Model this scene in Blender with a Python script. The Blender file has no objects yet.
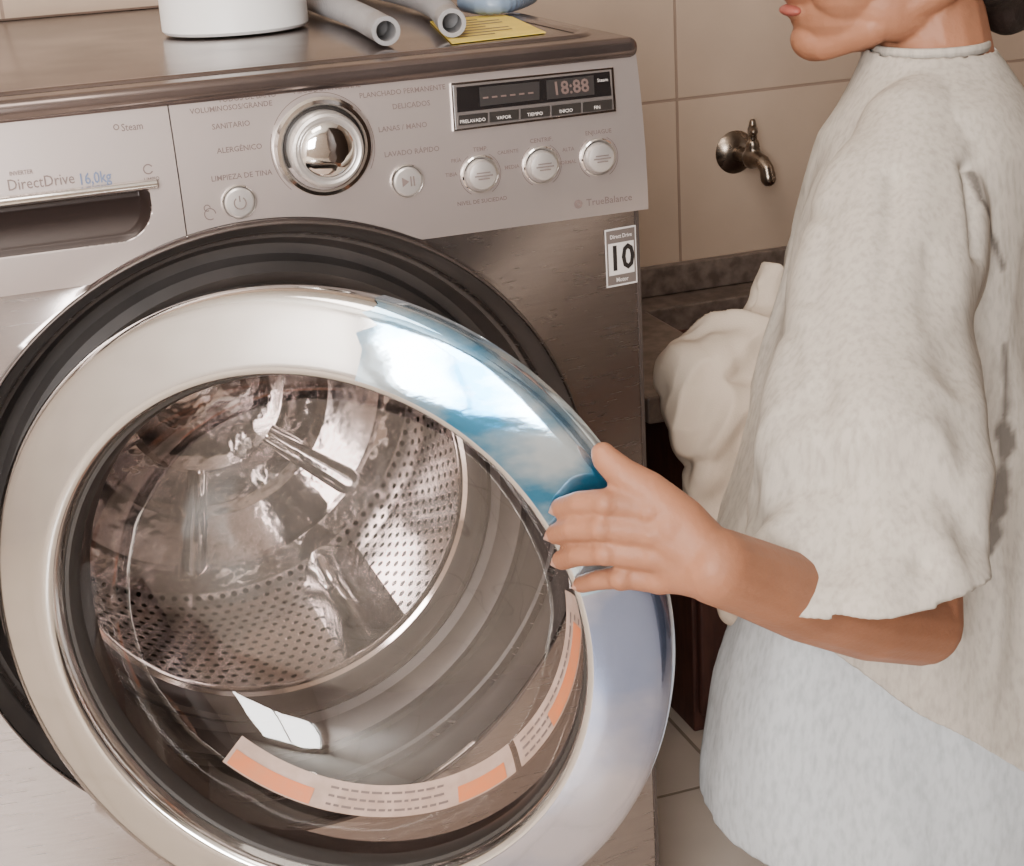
import bpy, bmesh, math, numpy as np
from mathutils import Vector, Matrix, noise, Euler
S=bpy.context.scene
COL=S.collection
# ---------------------------------------------------------------- camera
fw=Vector((.299,.892,-.337)).normalized()
rt=Vector((.940,-.337,-.057)); rt=(rt-fw*rt.dot(fw)).normalized()
dn=fw.cross(rt).normalized()
CP=Vector((-.2334,-1.317,1.147)); FPX=1660.0
cd=bpy.data.cameras.new("camera"); cam=bpy.data.objects.new("camera",cd); COL.objects.link(cam)
cam.matrix_world=Matrix(((rt.x,-dn.x,-fw.x,CP.x),(rt.y,-dn.y,-fw.y,CP.y),(rt.z,-dn.z,-fw.z,CP.z),(0,0,0,1)))
cd.sensor_width=36; cd.lens=36*FPX/1024; cd.clip_start=.02
S.camera=cam
# survey helpers: measured sight-lines intersected with the real surfaces
def ray(px,py): return rt*((px-512)/FPX)+dn*((py-433)/FPX)+fw
def C(px,py,t): return CP+ray(px,py)*t
def onY(px,py,y):
    r=ray(px,py); return CP+r*((y-CP.y)/r.y)
def onZ(px,py,z):
    r=ray(px,py); return CP+r*((z-CP.z)/r.z)
# ---------------------------------------------------------------- helpers
def mat(name,col,rough=.5,metal=0.,nscale=0,namt=.1,bump=0,bscale=50,stretch=(1,1,1),coat=0,sheen=0,sss=0,col2=None,rvar=0,detail=3,lo=.35,hi=.65,spec=.5,bdist=.004):
    m=bpy.data.materials.new(name); m.use_nodes=True
    nt=m.node_tree; N=nt.nodes; L=nt.links; b=N["Principled BSDF"]
    b.inputs["Base Color"].default_value=(*col,1); b.inputs["Roughness"].default_value=rough
    b.inputs["Metallic"].default_value=metal; b.inputs["Coat Weight"].default_value=coat; b.inputs["Specular IOR Level"].default_value=spec
    if sheen: b.inputs["Sheen Weight"].default_value=sheen
    if sss:
        b.inputs["Subsurface Weight"].default_value=sss; b.inputs["Subsurface Radius"].default_value=(1,.35,.2); b.inputs["Subsurface Scale"].default_value=.01
    tc=N.new("ShaderNodeTexCoord"); mp=N.new("ShaderNodeMapping"); mp.inputs["Scale"].default_value=stretch
    L.new(tc.outputs["Object"],mp.inputs["Vector"])
    n=N.new("ShaderNodeTexNoise"); n.inputs["Scale"].default_value=nscale or 20; n.inputs["Detail"].default_value=detail
    L.new(mp.outputs[0],n.inputs["Vector"])
    mx=N.new("ShaderNodeMix"); mx.data_type='RGBA'
    c2=col2 or tuple(c*(1-namt) for c in col)
    mx.inputs[6].default_value=(*col,1); mx.inputs[7].default_value=(*c2,1)
    rp=N.new("ShaderNodeMapRange"); rp.inputs[1].default_value=lo; rp.inputs[2].default_value=hi
    L.new(n.outputs[0],rp.inputs[0]); L.new(rp.outputs[0],mx.inputs[0]); L.new(mx.outputs[2],b.inputs["Base Color"])
    if rvar:
        r2=N.new("ShaderNodeMapRange"); r2.inputs[3].default_value=max(0,rough-rvar); r2.inputs[4].default_value=rough+rvar
        L.new(n.outputs[0],r2.inputs[0]); L.new(r2.outputs[0],b.inputs["Roughness"])
    if bump:
        n2=N.new("ShaderNodeTexNoise"); n2.inputs["Scale"].default_value=bscale; n2.inputs["Detail"].default_value=4
        L.new(mp.outputs[0],n2.inputs["Vector"])
        bp=N.new("ShaderNodeBump"); bp.inputs["Strength"].default_value=bump; bp.inputs["Distance"].default_value=bdist
        L.new(n2.outputs[0],bp.inputs["Height"]); L.new(bp.outputs[0],b.inputs["Normal"])
    return m
def mobj(name,verts,faces,m,parent=None,smooth=True,uvs=None,keep=True):
    me=bpy.data.meshes.new(name); me.from_pydata([tuple(v) for v in verts],[],faces); me.update()
    if uvs is not None:
        uv=me.uv_layers.new(name="UVMap")
        for l in me.loops: uv.data[l.index].uv=uvs[l.vertex_index]
    if smooth: me.polygons.foreach_set("use_smooth",[True]*len(me.polygons))
    o=bpy.data.objects.new(name,me); COL.objects.link(o)
    if m: me.materials.append(m)
    if parent is not None: par(o,parent)
    return o
def par(o,p):
    bpy.context.view_layer.update()
    o.parent=p; o.matrix_parent_inverse=p.matrix_world.inverted()
def parl(o,p): o.parent=p
def fixn(o):
    bm=bmesh.new(); bm.from_mesh(o.data); bmesh.ops.recalc_face_normals(bm,faces=bm.faces); bm.to_mesh(o.data); bm.free()
def autosm(o,deg=35):
    try:
        o.data.set_sharp_from_angle(angle=math.radians(deg))
    except Exception: pass
def bevel(o,w,seg=3):
    b=o.modifiers.new("bevel",'BEVEL'); b.width=w; b.segments=seg; b.limit_method='ANGLE'; b.angle_limit=math.radians(40)
def box(name,x0,x1,y0,y1,z0,z1,m,parent=None,bw=0,seg=3):
    v=[(x,y,z) for x in(x0,x1) for y in(y0,y1) for z in(z0,z1)]
    f=[(0,1,3,2),(4,6,7,5),(0,4,5,1),(2,3,7,6),(0,2,6,4),(1,5,7,3)]
    o=mobj(name,v,f,m,parent,smooth=bw>0)
    fixn(o)
    if bw: bevel(o,bw,seg)
    return o
def loft(rings,cap0=False,cap1=False,closed=True,off=0):
    n=len(rings[0]); v=[];f=[]
    for r in rings: v+=list(r)
    for i in range(len(rings)-1):
        for j in range(n if closed else n-1):
            k=(j+1)%n
            f.append((off+i*n+j,off+i*n+k,off+(i+1)*n+k,off+(i+1)*n+j))
    if cap0: f.append(tuple(off+j for j in range(n))[::-1])
    if cap1: f.append(tuple(off+(len(rings)-1)*n+j for j in range(n)))
    return v,f
def revolve(name,prof,m,parent=None,center=(0,0,0),seg=96,a0=0,a1=360,local=False,smooth=True,sharp=35,axis='y'):
    full=abs(a1-a0)>=360; n=seg if full else seg+1
    cx,cy,cz=center; rings=[];uvs=[]
    s=0
    for i,(r,y) in enumerate(prof):
        if i: s+=math.hypot(r-prof[i-1][0],y-prof[i-1][1])
        rg=[]
        for j in range(n):
            a=math.radians(a0+(a1-a0)*j/seg)
            if axis=='y': rg.append((cx+r*math.cos(a),cy+y,cz+r*math.sin(a)))
            else: rg.append((cx+r*math.cos(a),cy+r*math.sin(a),cz+y))
            uvs.append((a*.25,s))
        rings.append(rg)
    v,f=loft(rings,closed=full)
    o=mobj(name,v,f,m,None,smooth,uvs); fixn(o)
    if sharp: autosm(o,sharp)
    if parent is not None:
        if local: parl(o,parent)
        else: par(o,parent)
    return o
def capsule(p0,r0,p1,r1,seg=16):
    p0=Vector(p0);p1=Vector(p1);d=p1-p0
    if d.length<1e-6: d=Vector((0,0,1e-5))
    z=d.normalized(); a=z.orthogonal().normalized(); b=z.cross(a)
    rings=[]
    for k in range(1,6):
        t=math.pi/2*(1-k/5); rings.append([p0-z*(r0*math.sin(t))+(a*math.cos(2*math.pi*j/seg)+b*math.sin(2*math.pi*j/seg))*(r0*math.cos(t)) for j in range(seg)])
    for k in range(0,5):
        t=math.pi/2*k/5; rings.append([p1+z*(r1*math.sin(t))+(a*math.cos(2*math.pi*j/seg)+b*math.sin(2*math.pi*j/seg))*(r1*math.cos(t)) for j in range(seg)])
    return loft(rings,True,True)
def ellipsoid(c,rx,ry,rz,rot=None,seg=24):
    c=Vector(c); rings=[]
    for k in range(1,12):
        t=math.pi*k/12-math.pi/2
        rg=[]
        for j in range(seg):
            a=2*math.pi*j/seg
            p=Vector((rx*math.cos(t)*math.cos(a),ry*math.cos(t)*math.sin(a),rz*math.sin(t)))
            if rot: p=rot@p
            rg.append(c+p)
        rings.append(rg)
    return loft(rings,True,True)
class Soup:
    def __init__(s): s.v=[];s.f=[]
    def add(s,vf):
        o=len(s.v); s.v+=list(vf[0]); s.f+=[tuple(i+o for i in q) for q in vf[1]]
    def chain(s,pts):
        for a,b in zip(pts,pts[1:]): s.add(capsule(a[0],a[1],b[0],b[1]))
def evalmesh(o,name):
    dg=bpy.context.evaluated_depsgraph_get(); dg.update()
    me=bpy.data.meshes.new_from_object(o.evaluated_get(dg),depsgraph=dg); me.name=name
    old=o.data; o.modifiers.clear(); o.data=me; bpy.data.meshes.remove(old)
def remeshed(name,soup,vox,m,smooth=4,fac=.5):
    o=mobj(name,soup.v,soup.f,None); fixn(o)
    r=o.modifiers.new("r",'REMESH'); r.mode='VOXEL'; r.voxel_size=vox; r.use_smooth_shade=True
    if smooth:
        s=o.modifiers.new("s",'SMOOTH'); s.iterations=smooth; s.factor=fac
    evalmesh(o,name); o.data.materials.clear(); o.data.materials.append(m)
    o.data.polygons.foreach_set("use_smooth",[True]*len(o.data.polygons))
    return o
def empty(name,loc):
    o=bpy.data.objects.new(name,None); o.location=loc; o.empty_display_size=.1; COL.objects.link(o); bpy.context.view_layer.update(); return o
def info(o,label,cat): o["label"]=label; o["category"]=cat
def catmull(P,n=8):
    P=[Vector(p) for p in P]; Q=[P[0]*2-P[1]]+P+[P[-1]*2-P[-2]]; out=[]
    for i in range(1,len(Q)-2):
        for k in range(n):
            t=k/n; a,b,c,d=Q[i-1],Q[i],Q[i+1],Q[i+2]
            out.append(.5*((2*b)+(c-a)*t+(2*a-5*b+4*c-d)*t*t+(3*b-a-3*c+d)*t**3))
    out.append(P[-1]); return out
def tube(path,rad,seg=20,cap=True):
    rings=[]; up=Vector((0,0,1))
    for i,p in enumerate(path):
        d=(path[min(i+1,len(path)-1)]-path[max(i-1,0)]).normalized()
        a=d.cross(up); a=a.normalized() if a.length>1e-3 else Vector((1,0,0)); b=a.cross(d)
        r=rad(i) if callable(rad) else rad
        rings.append([p+(a*math.cos(2*math.pi*j/seg)+b*math.sin(2*math.pi*j/seg))*r for j in range(seg)])
    return rings
# ---------------------------------------------------------------- materials
M_panel=mat("panel_silver",(.45,.385,.362),.36,.75,nscale=6,namt=.06,rvar=.04)
M_top=mat("titanium_top",(.18,.14,.128),.20,.8,nscale=9,namt=.35,rvar=.12)
M_front=mat("brushed_titanium",(.39,.345,.33),.26,.97,nscale=30,namt=.10,stretch=(1,1,12),rvar=.05)
M_side=mat("painted_titanium",(.10,.08,.072),.4,.6,nscale=10)
M_chrome=mat("chrome",(.84,.82,.80),.08,1,nscale=8,namt=.05,rvar=.03)
M_satin=mat("satin_chrome",(.66,.64,.62),.12,1,nscale=8,namt=.04,rvar=.03)
M_btn=mat("button_silver",(.60,.56,.535),.35,.7,nscale=8,namt=.04)
M_dark=mat("dark_plastic",(.022,.018,.016),.35,0,nscale=12)
M_slot=mat("dark_slot",(.012,.008,.007),.6,0,nscale=12)
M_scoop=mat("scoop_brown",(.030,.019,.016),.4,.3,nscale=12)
M_rub=mat("grey_rubber",(.052,.044,.041),.45,0,nscale=15,namt=.3)
M_black=mat("black_display",(.012,.010,.010),.12,0,coat=.5)
M_dbtn=mat("display_button_grey",(.17,.145,.135),.3,.4)
M_ink=mat("grey_ink",(.15,.105,.095),.6)
M_inkb=mat("blue_ink",(.12,.15,.24),.6)
M_inkw=mat("white_print",(.62,.57,.54),.5)
M_digit=mat("unlit_digit",(.13,.085,.075),.4)
M_white=mat("white_plastic",(.78,.76,.74),.4,nscale=6,namt=.04)
M_hose=mat("grey_hose",(.24,.228,.228),.45,nscale=30,namt=.1)
M_yel=mat("yellow_paper",(.75,.55,.08),.5,nscale=30,namt=.2)
M_blue=mat("blue_vinyl",(.20,.27,.38),.3)
M_skin=mat("skin",(.335,.145,.080),.52,nscale=14,namt=.22,bump=.25,bscale=220,sss=.10,rvar=.06,spec=.3,bdist=.002,detail=6)
M_lip=mat("lip_skin",(.31,.085,.065),.45,nscale=60,sss=.1,spec=.3)
M_hair=mat("dark_hair",(.018,.010,.008),.45,nscale=120,namt=.5,stretch=(1,1,.1),bump=.5,bscale=150)
M_tee=mat("heather_jersey",(.465,.415,.36),.95,nscale=190,namt=.22,stretch=(1,1,.35),detail=4,lo=.42,hi=.72,spec=.1)
M_lower=mat("pale_blue_jersey",(.50,.52,.54),.95,nscale=170,namt=.22,stretch=(1,1,.35),detail=4,lo=.42,hi=.72,spec=.1)
M_cloth=mat("cream_cotton",(.52,.425,.34),.95,nscale=12,namt=.08,bump=.15,bscale=600,spec=.1)
M_brown=mat("red_brown_wood",(.085,.028,.02),.5,nscale=20,stretch=(6,6,1),namt=.4)
M_brass=mat("aged_chrome",(.30,.24,.19),.28,1,nscale=40,namt=.5,rvar=.12)
M_ceil=mat("plaster",(.8,.77,.72),.9,nscale=5,namt=.04)
# add dark grey streaks (mesh attribute "streak") to the jersey
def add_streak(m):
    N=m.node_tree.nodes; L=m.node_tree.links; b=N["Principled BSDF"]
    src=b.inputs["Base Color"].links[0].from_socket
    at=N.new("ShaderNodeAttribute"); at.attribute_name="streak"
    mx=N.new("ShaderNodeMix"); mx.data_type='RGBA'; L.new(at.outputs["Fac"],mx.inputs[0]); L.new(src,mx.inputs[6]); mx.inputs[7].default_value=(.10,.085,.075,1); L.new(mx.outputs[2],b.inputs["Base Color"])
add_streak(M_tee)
def tile_mat(name,axes,w,h,ox,oy,c1,c2,grout,rough=.25,mort=.006):
    m=bpy.data.materials.new(name); m.use_nodes=True; N=m.node_tree.nodes; L=m.node_tree.links; b=N["Principled BSDF"]
    tc=N.new("ShaderNodeTexCoord"); sp=N.new("ShaderNodeSeparateXYZ"); cb=N.new("ShaderNodeCombineXYZ")
    L.new(tc.outputs["Object"],sp.inputs[0])
    for k,(ax,o) in enumerate(zip(axes,(ox,oy))):
        ad=N.new("ShaderNodeMath"); ad.operation='SUBTRACT'; ad.inputs[1].default_value=o-10*(w if k==0 else h)
        L.new(sp.outputs["XYZ".index(ax)],ad.inputs[0]); L.new(ad.outputs[0],cb.inputs[k])
    br=N.new("ShaderNodeTexBrick"); br.offset=0; br.inputs["Scale"].default_value=1; br.inputs["Brick Width"].default_value=w; br.inputs["Row Height"].default_value=h
    br.inputs["Mortar Size"].default_value=mort*.5; br.inputs["Mortar Smooth"].default_value=.3
    br.inputs["Color1"].default_value=(*c1,1); br.inputs["Color2"].default_value=(*c2,1); br.inputs["Mortar"].default_value=(*grout,1)
    L.new(cb.outputs[0],br.inputs["Vector"])
    n=N.new("ShaderNodeTexNoise"); n.inputs["Scale"].default_value=7; n.inputs["Detail"].default_value=5; L.new(tc.outputs["Object"],n.inputs["Vector"])
    mr=N.new("ShaderNodeMapRange"); mr.inputs[3].default_value=.82; mr.inputs[4].default_value=1.1; L.new(n.outputs[0],mr.inputs[0])
    mx=N.new("ShaderNodeVectorMath"); mx.operation='SCALE'; L.new(br.outputs["Color"],mx.inputs[0]); L.new(mr.outputs[0],mx.inputs["Scale"])
    L.new(mx.outputs[0],b.inputs["Base Color"]); b.inputs["Roughness"].default_value=rough
    bp=N.new("ShaderNodeBump"); bp.inputs["Strength"].default_value=.5; bp.inputs["Distance"].default_value=.002; bp.invert=True
    L.new(br.outputs["Fac"],bp.inputs["Height"]); L.new(bp.outputs[0],b.inputs["Normal"])
    return m
tc1=(.42,.315,.24);tc2=(.44,.33,.25);gr=(.27,.19,.145)
M_wb=tile_mat("wall_tile_back","XZ",.306,.306,.793,.775,tc1,tc2,gr,.25,.005)
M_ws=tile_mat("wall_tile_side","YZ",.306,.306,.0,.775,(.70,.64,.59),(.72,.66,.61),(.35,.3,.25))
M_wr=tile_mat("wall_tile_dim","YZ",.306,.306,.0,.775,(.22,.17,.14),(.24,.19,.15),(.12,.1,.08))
M_fl=tile_mat("floor_tile","XY",.32,.32,.585,.03,(.58,.50,.43),(.61,.53,.45),(.30,.25,.2),.2)
M_wf=tile_mat("wall_tile_front","XZ",.306,.306,.793,.775,(.50,.44,.39),(.52,.46,.41),(.35,.3,.25))
M_glass=bpy.data.materials.new("tinted_glass"); M_glass.use_nodes=True
N=M_glass.node_tree.nodes; L=M_glass.node_tree.links; N.remove(N["Principled BSDF"]); out=N["Material Output"]
tr=N.new("ShaderNodeBsdfTransparent"); tr.inputs[0].default_value=(.86,.79,.77,1)
gl=N.new("ShaderNodeBsdfGlossy"); gl.inputs["Color"].default_value=(1,.98,.96,1); gl.inputs["Roughness"].default_value=.02
tcg=N.new("ShaderNodeTexCoord"); ng=N.new("ShaderNodeTexNoise"); ng.inputs["Scale"].default_value=7; ng.inputs["Detail"].default_value=1.5; L.new(tcg.outputs["Object"],ng.inputs["Vector"])
bg_=N.new("ShaderNodeBump"); bg_.inputs["Strength"].default_value=.5; bg_.inputs["Distance"].default_value=.012; L.new(ng.outputs[0],bg_.inputs["Height"]); L.new(bg_.outputs[0],gl.inputs["Normal"])
lw=N.new("ShaderNodeLayerWeight"); lw.inputs[0].default_value=.5
pw=N.new("ShaderNodeMath"); pw.operation='POWER'; pw.inputs[1].default_value=4; L.new(lw.outputs["Facing"],pw.inputs[0])
ml=N.new("ShaderNodeMath"); ml.operation='MULTIPLY_ADD'; ml.inputs[1].default_value=.7; ml.inputs[2].default_value=.085; L.new(pw.outputs[0],ml.inputs[0])
ms=N.new("ShaderNodeMixShader"); L.new(ml.outputs[0],ms.inputs[0]); L.new(tr.outputs[0],ms.inputs[1]); L.new(gl.outputs[0],ms.inputs[2]); L.new(ms.outputs[0],out.inputs[0])
def perf_mat(name,su,sv,rad):
    m=mat(name,(.78,.74,.73),.18,1,nscale=12,namt=.2,rvar=.05); N=m.node_tree.nodes; L=m.node_tree.links; b=N["Principled BSDF"]
    tc=N.new("ShaderNodeTexCoord"); mp=N.new("ShaderNodeMapping"); mp.inputs["Scale"].default_value=(su,sv,1); L.new(tc.outputs["UV"],mp.inputs[0])
    sp=N.new("ShaderNodeSeparateXYZ"); L.new(mp.outputs[0],sp.inputs[0])
    fl_=N.new("ShaderNodeMath"); fl_.operation='FLOOR'; L.new(sp.outputs[1],fl_.inputs[0])
    hf_=N.new("ShaderNodeMath"); hf_.operation='MULTIPLY_ADD'; hf_.inputs[1].default_value=.5; L.new(fl_.outputs[0],hf_.inputs[0]); L.new(sp.outputs[0],hf_.inputs[2])
    cb=N.new("ShaderNodeCombineXYZ"); L.new(hf_.outputs[0],cb.inputs[0]); L.new(sp.outputs[1],cb.inputs[1])
    frn=N.new("ShaderNodeVectorMath"); frn.operation='FRACTION'; L.new(cb.outputs[0],frn.inputs[0])
    ds=N.new("ShaderNodeVectorMath"); ds.operation='DISTANCE'; ds.inputs[1].default_value=(.5,.5,0); L.new(frn.outputs[0],ds.inputs[0])
    mr=N.new("ShaderNodeMapRange"); mr.inputs[1].default_value=rad; mr.inputs[2].default_value=rad+.06; L.new(ds.outputs["Value"],mr.inputs[0])
    src=b.inputs["Base Color"].links[0].from_socket
    mx=N.new("ShaderNodeMix"); mx.data_type='RGBA'; mx.inputs[6].default_value=(.01,.008,.008,1); L.new(mr.outputs[0],mx.inputs[0]); L.new(src,mx.inputs[7]); L.new(mx.outputs[2],b.inputs["Base Color"])
    bp=N.new("ShaderNodeBump"); bp.inputs["Strength"].default_value=.25; bp.inputs["Distance"].default_value=.002; L.new(mr.outputs[0],bp.inputs["Height"]); L.new(bp.outputs[0],b.inputs["Normal"])
    return m
M_perf=perf_mat("perforated_steel",70,70,.21)
M_steel=mat("drum_steel",(.84,.80,.79),.10,1,nscale=14,namt=.2,rvar=.06,bump=.6,bscale=9,bdist=.012)
M_overlay=mat("blue_overlay",(.62,.76,.86),.08,.9,nscale=9,bump=.10,bscale=16,col2=(.04,.28,.52),detail=7,stretch=(1,1,2.2),rvar=.03,lo=.40,hi=.56,coat=1)
M_overlay2=mat("lilac_overlay",(.50,.48,.53),.12,.9,nscale=6,bump=.16,bscale=14,col2=(.22,.27,.42),detail=6,stretch=(1,1,1.4),rvar=.03,lo=.42,hi=.62,coat=.4)
M_gran=mat("dark_granite",(.16,.12,.10),.35,nscale=60,col2=(.075,.055,.045),detail=8)
M_stick=mat("pale_sticker",(.42,.29,.235),.45,nscale=60,col2=(.34,.23,.18))
M_sticko=mat("orange_sticker",(.58,.15,.045),.45,nscale=60,col2=(.5,.17,.07))
# ---------------------------------------------------------------- room
def struct(o): o["kind"]="structure"; return o
X0,X1,Y0,Y1,H=-2.5,1.55,-2.7,.90,2.6
struct(box("floor",X0-.1,X1+.1,Y0-.1,Y1+.1,-.1,0,M_fl))
struct(box("ceiling",X0-.1,X1+.1,Y0-.1,Y1+.1,H,H+.1,M_ceil))
struct(box("wall_back",X0-.1,X1+.1,Y1,Y1+.1,0,H,M_wb))
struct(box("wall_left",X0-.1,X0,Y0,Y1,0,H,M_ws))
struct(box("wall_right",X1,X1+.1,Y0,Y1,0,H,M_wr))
wx0,wx1,wz0,wz1=-2.35,-.70,.92,2.3
def wall_hole():
    v=[];f=[]
    def bx(x0,x1,z0,z1):
        o=len(v)
        v.extend([(x,y,z) for x in(x0,x1) for y in(Y0-.1,Y0) for z in(z0,z1)])
        f.extend([tuple(o+i for i in q) for q in [(0,1,3,2),(4,6,7,5),(0,4,5,1),(2,3,7,6),(0,2,6,4),(1,5,7,3)]])
    bx(X0-.1,wx0,0,H);bx(wx1,X1+.1,0,H);bx(wx0,wx1,0,wz0);bx(wx0,wx1,wz1,H)
    o=mobj("wall_front",v,f,M_wf,smooth=False); fixn(o); return struct(o)
wall_hole()
def winframe():
    s=Soup()
    def b(x0,x1,z0,z1):
        v=[(x,y,z) for x in(x0,x1) for y in(Y0-.06,Y0-.02) for z in(z0,z1)]
        s.add((v,[(0,1,3,2),(4,6,7,5),(0,4,5,1),(2,3,7,6),(0,2,6,4),(1,5,7,3)]))
    b(wx0,wx0+.04,wz0,wz1);b(wx1-.04,wx1,wz0,wz1);b(wx0,wx1,wz0,wz0+.04);b(wx0,wx1,wz1-.04,wz1);b((wx0+wx1)/2-.012,(wx0+wx1)/2+.012,wz0,wz1)
    o=mobj("window_1",s.v,s.f,M_white,smooth=False); fixn(o); struct(o)
winframe()
M_wd=mat("dark_block_brown",(.045,.028,.022),.6,nscale=20,stretch=(6,6,1),namt=.4)
struct(box("dark_reflection_block",.50,X1-.002,Y0+.002,-1.10,0.002,2.2,M_wd,None,.004))  # block added out of view to darken reflections on the washer's right front
# ---------------------------------------------------------------- light
def area(name,loc,target,sx,sy,power,col):
    l=bpy.data.lights.new(name,'AREA'); l.shape='RECTANGLE'; l.size=sx; l.size_y=sy; l.energy=power; l.color=col
    o=bpy.data.objects.new(name,l); COL.objects.link(o); o.location=loc
    o.rotation_euler=(Vector(target)-Vector(loc)).to_track_quat('-Z','Y').to_euler(); return o
area("window_daylight",((wx0+wx1)/2,Y0-.12,(wz0+wz1)/2),((wx0+wx1)/2+.05,0,(wz0+wz1)/2-.05),1.60,1.32,225,(1,.975,.95))
area("ceiling_fill_light",(-.5,-.9,2.52),(-.5,-.9,0),.9,.9,26,(1,.92,.84))  # area light added overhead as fill for the closed room, no fixture known
W=bpy.data.worlds.new("world"); S.world=W; W.use_nodes=True
bg=W.node_tree.nodes["Background"]; bg.inputs[0].default_value=(.45,.7,1,1); bg.inputs[1].default_value=1.2
# ---------------------------------------------------------------- washer
DZ=.587; DDZ=.574
washer=empty("washing_machine",(0,.37,0))
info(washer,"titanium front-loading washing machine with round door ajar, against tiled wall","washing machine")
o=box("cabinet",-.343,.343,.014,.75,.02,.962,M_side,washer)
bm=bmesh.new(); bm.from_mesh(o.data)
bmesh.ops.delete(bm,geom=[f for f in bm.faces if f.normal.y<-.9],context='FACES'); bm.to_mesh(o.data); bm.free()
sd=o.modifiers.new("s",'SOLIDIFY'); sd.thickness=.004; sd.offset=-1
for i,(x,y) in enumerate([(-.29,.08),(.29,.08),(-.29,.68),(.29,.68)]):
    revolve("foot" ,[(0.001,0),(.022,0),(.022,.01),(.012,.012),(.012,.025)],M_dark,washer,(x,y,0),24,axis='z')
top=box("top_panel",-.345,.345,.004,.755,.964,.982,M_top,washer,.008,4)
def rr(x0,x1,y0,y1,z,r=.03,n=6):
    out=[]
    for cx,cy,a in ((x1-r,y1-r,0),(x0+r,y1-r,90),(x0+r,y0+r,180),(x1-r,y0+r,270)):
        for k in range(n+1):
            t=math.radians(a+90*k/n); out.append((cx+r*math.cos(t),cy+r*math.sin(t),z))
    return out
rg=[rr(-.325,.325,.035,.73,.9815,.03),rr(-.322,.322,.038,.727,.9845,.03),rr(-.315,.315,.045,.72,.9845,.028),rr(-.312,.312,.048,.717,.9825,.027)]
v,f=loft(rg); o=mobj("top_rim",v,f,M_top,washer); fixn(o)
def yp(z):
    t=max(0,(z-.835)/.145); return -.008+.020*t*t
def bottomz(x): 
    r=.2835
    c=DZ+math.sqrt(max(0,r*r-x*x)) if abs(x)<r else 0
    return max(.836,c)
hx0,hx1,hz0,hz1=-.33,-.080,.866,.9055
def scoop(x,z):
    """signed inside distance of the rounded grip opening"""
    r=.028 if z<hz0+.028 else .006
    cx=min(max(x,hx0+r),hx1-r); 
    zt=hz1-.006 if z>hz1-.006 else z; zt=max(zt,hz0+.028) if z<hz0+.028 else zt
    dx=x-cx; dz=z-zt
    if x<hx0+r or x>hx1-r or z<hz0+.028 or z>hz1-.006:
        rad=.028 if z<hz0+.028 else .006
        if z<hz0+.028 and hx0+.028<=x<=hx1-.028: return z-hz0
        if z>hz1-.006 and hx0+.006<=x<=hx1-.006: return hz1-z
        if z<hz0+.028 or z>hz1-.006: return rad-math.hypot(dx,dz)
        return min(x-hx0,hx1-x)
    return min(x-hx0,hx1-x,z-hz0,hz1-z)
def panel(name,x0,x1,m,parent,nx=60,nz=14,grip=False):
    rings=[]
    xs=[x0+(x1-x0)*i/nx for i in range(nx+1)]
    def yy(x,z):
        y=yp(z)
        if grip:
            s=scoop(x,z)
            if s>0: y+=.022*min(1,s/.006)**.6*(1 if z>hz0+.03 else max(.15,(z-hz0)/.03))
        return y
    for k in range(nz+1):
        rings.append([(x,yy(x,z:=(bottomz(x)+(.972-bottomz(x))*k/nz)),z) for x in xs])
    rings.append([(x,.017,.977) for x in xs]); rings.append([(x,.024,.979) for x in xs]); rings.append([(x,.035,.979) for x in xs])
    rings.insert(0,[(x,.03,bottomz(x)) for x in xs]); rings.insert(1,[(x,-.005,bottomz(x)-.0005) for x in xs])
    v,f=loft(rings,closed=False)
    n=nx+1; R=len(rings)
    f.append(tuple(i*n for i in range(R))[::-1]); f.append(tuple(i*n+nx for i in range(R)))
    o=mobj(name,v,f,m,parent); fixn(o); autosm(o,40)
    if grip:
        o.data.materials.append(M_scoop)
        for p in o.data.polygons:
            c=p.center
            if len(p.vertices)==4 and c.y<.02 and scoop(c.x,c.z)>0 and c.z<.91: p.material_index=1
    return o
cp=panel("control_panel",-.0555,.343,M_panel,washer)
dr=panel("detergent_drawer",-.343,-.0565,M_panel,washer,380,190,True)
def onP(px,py):
    y=0
    for _ in range(5):
        p=onY(px,py,y); y=yp(p.z)
    return onY(px,py,y)
def disc(name,px,py,prof,m,parent,seg=48):
    p=onP(px,py); return revolve(name,prof,m,parent,(p.x,p.y,p.z),seg)
p=onP(323,147)
kn=revolve("dial",[(.040,.003),(.0405,-.003),(.0385,-.006),(.0355,-.0065),(.0335,-.004)],M_chrome,cp,tuple(p),72)
revolve("dial_groove",[(.0337,-.0045),(.033,-.002),(.029,-.002)],M_dark,kn,tuple(p),72)
revolve("dial_grip",[(.0305,-.001),(.0302,-.014),(.0290,-.018),(.0268,-.0195),(.0245,-.0185),(.0235,-.017)],M_btn,kn,tuple(p),72)
revolve("dial_face",[(.0237,-.0165),(.0225,-.0195),(.0185,-.0225),(.013,-.0245),(.007,-.0255),(.0003,-.0258)],M_chrome,kn,tuple(p),48)
bprof=[(.0140,.003),(.0140,-.0015),(.0132,-.0025),(.0124,-.001)]
bcap=[(.0122,.0005),(.0119,-.003),(.0105,-.0042),(.006,-.0046),(.0003,-.0047)]
for q in ((239,202),(407,181)):
    k=disc("round_button",q[0],q[1],bprof,M_chrome,cp); disc("button_cap",q[0],q[1],bcap,M_btn,k)
for q in ((480,174),(541,165),(598,157)):
    k=disc("option_button",q[0],q[1],[(.0162,.003),(.0162,-.002),(.0152,-.003),(.0140,-.001),(.0132,0)],M_chrome,cp)
    disc("button_cap",q[0],q[1],[(.0128,.0),(.0125,-.006),(.0115,-.0078),(.008,-.0088),(.0003,-.0092)],M_btn,k)
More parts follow.
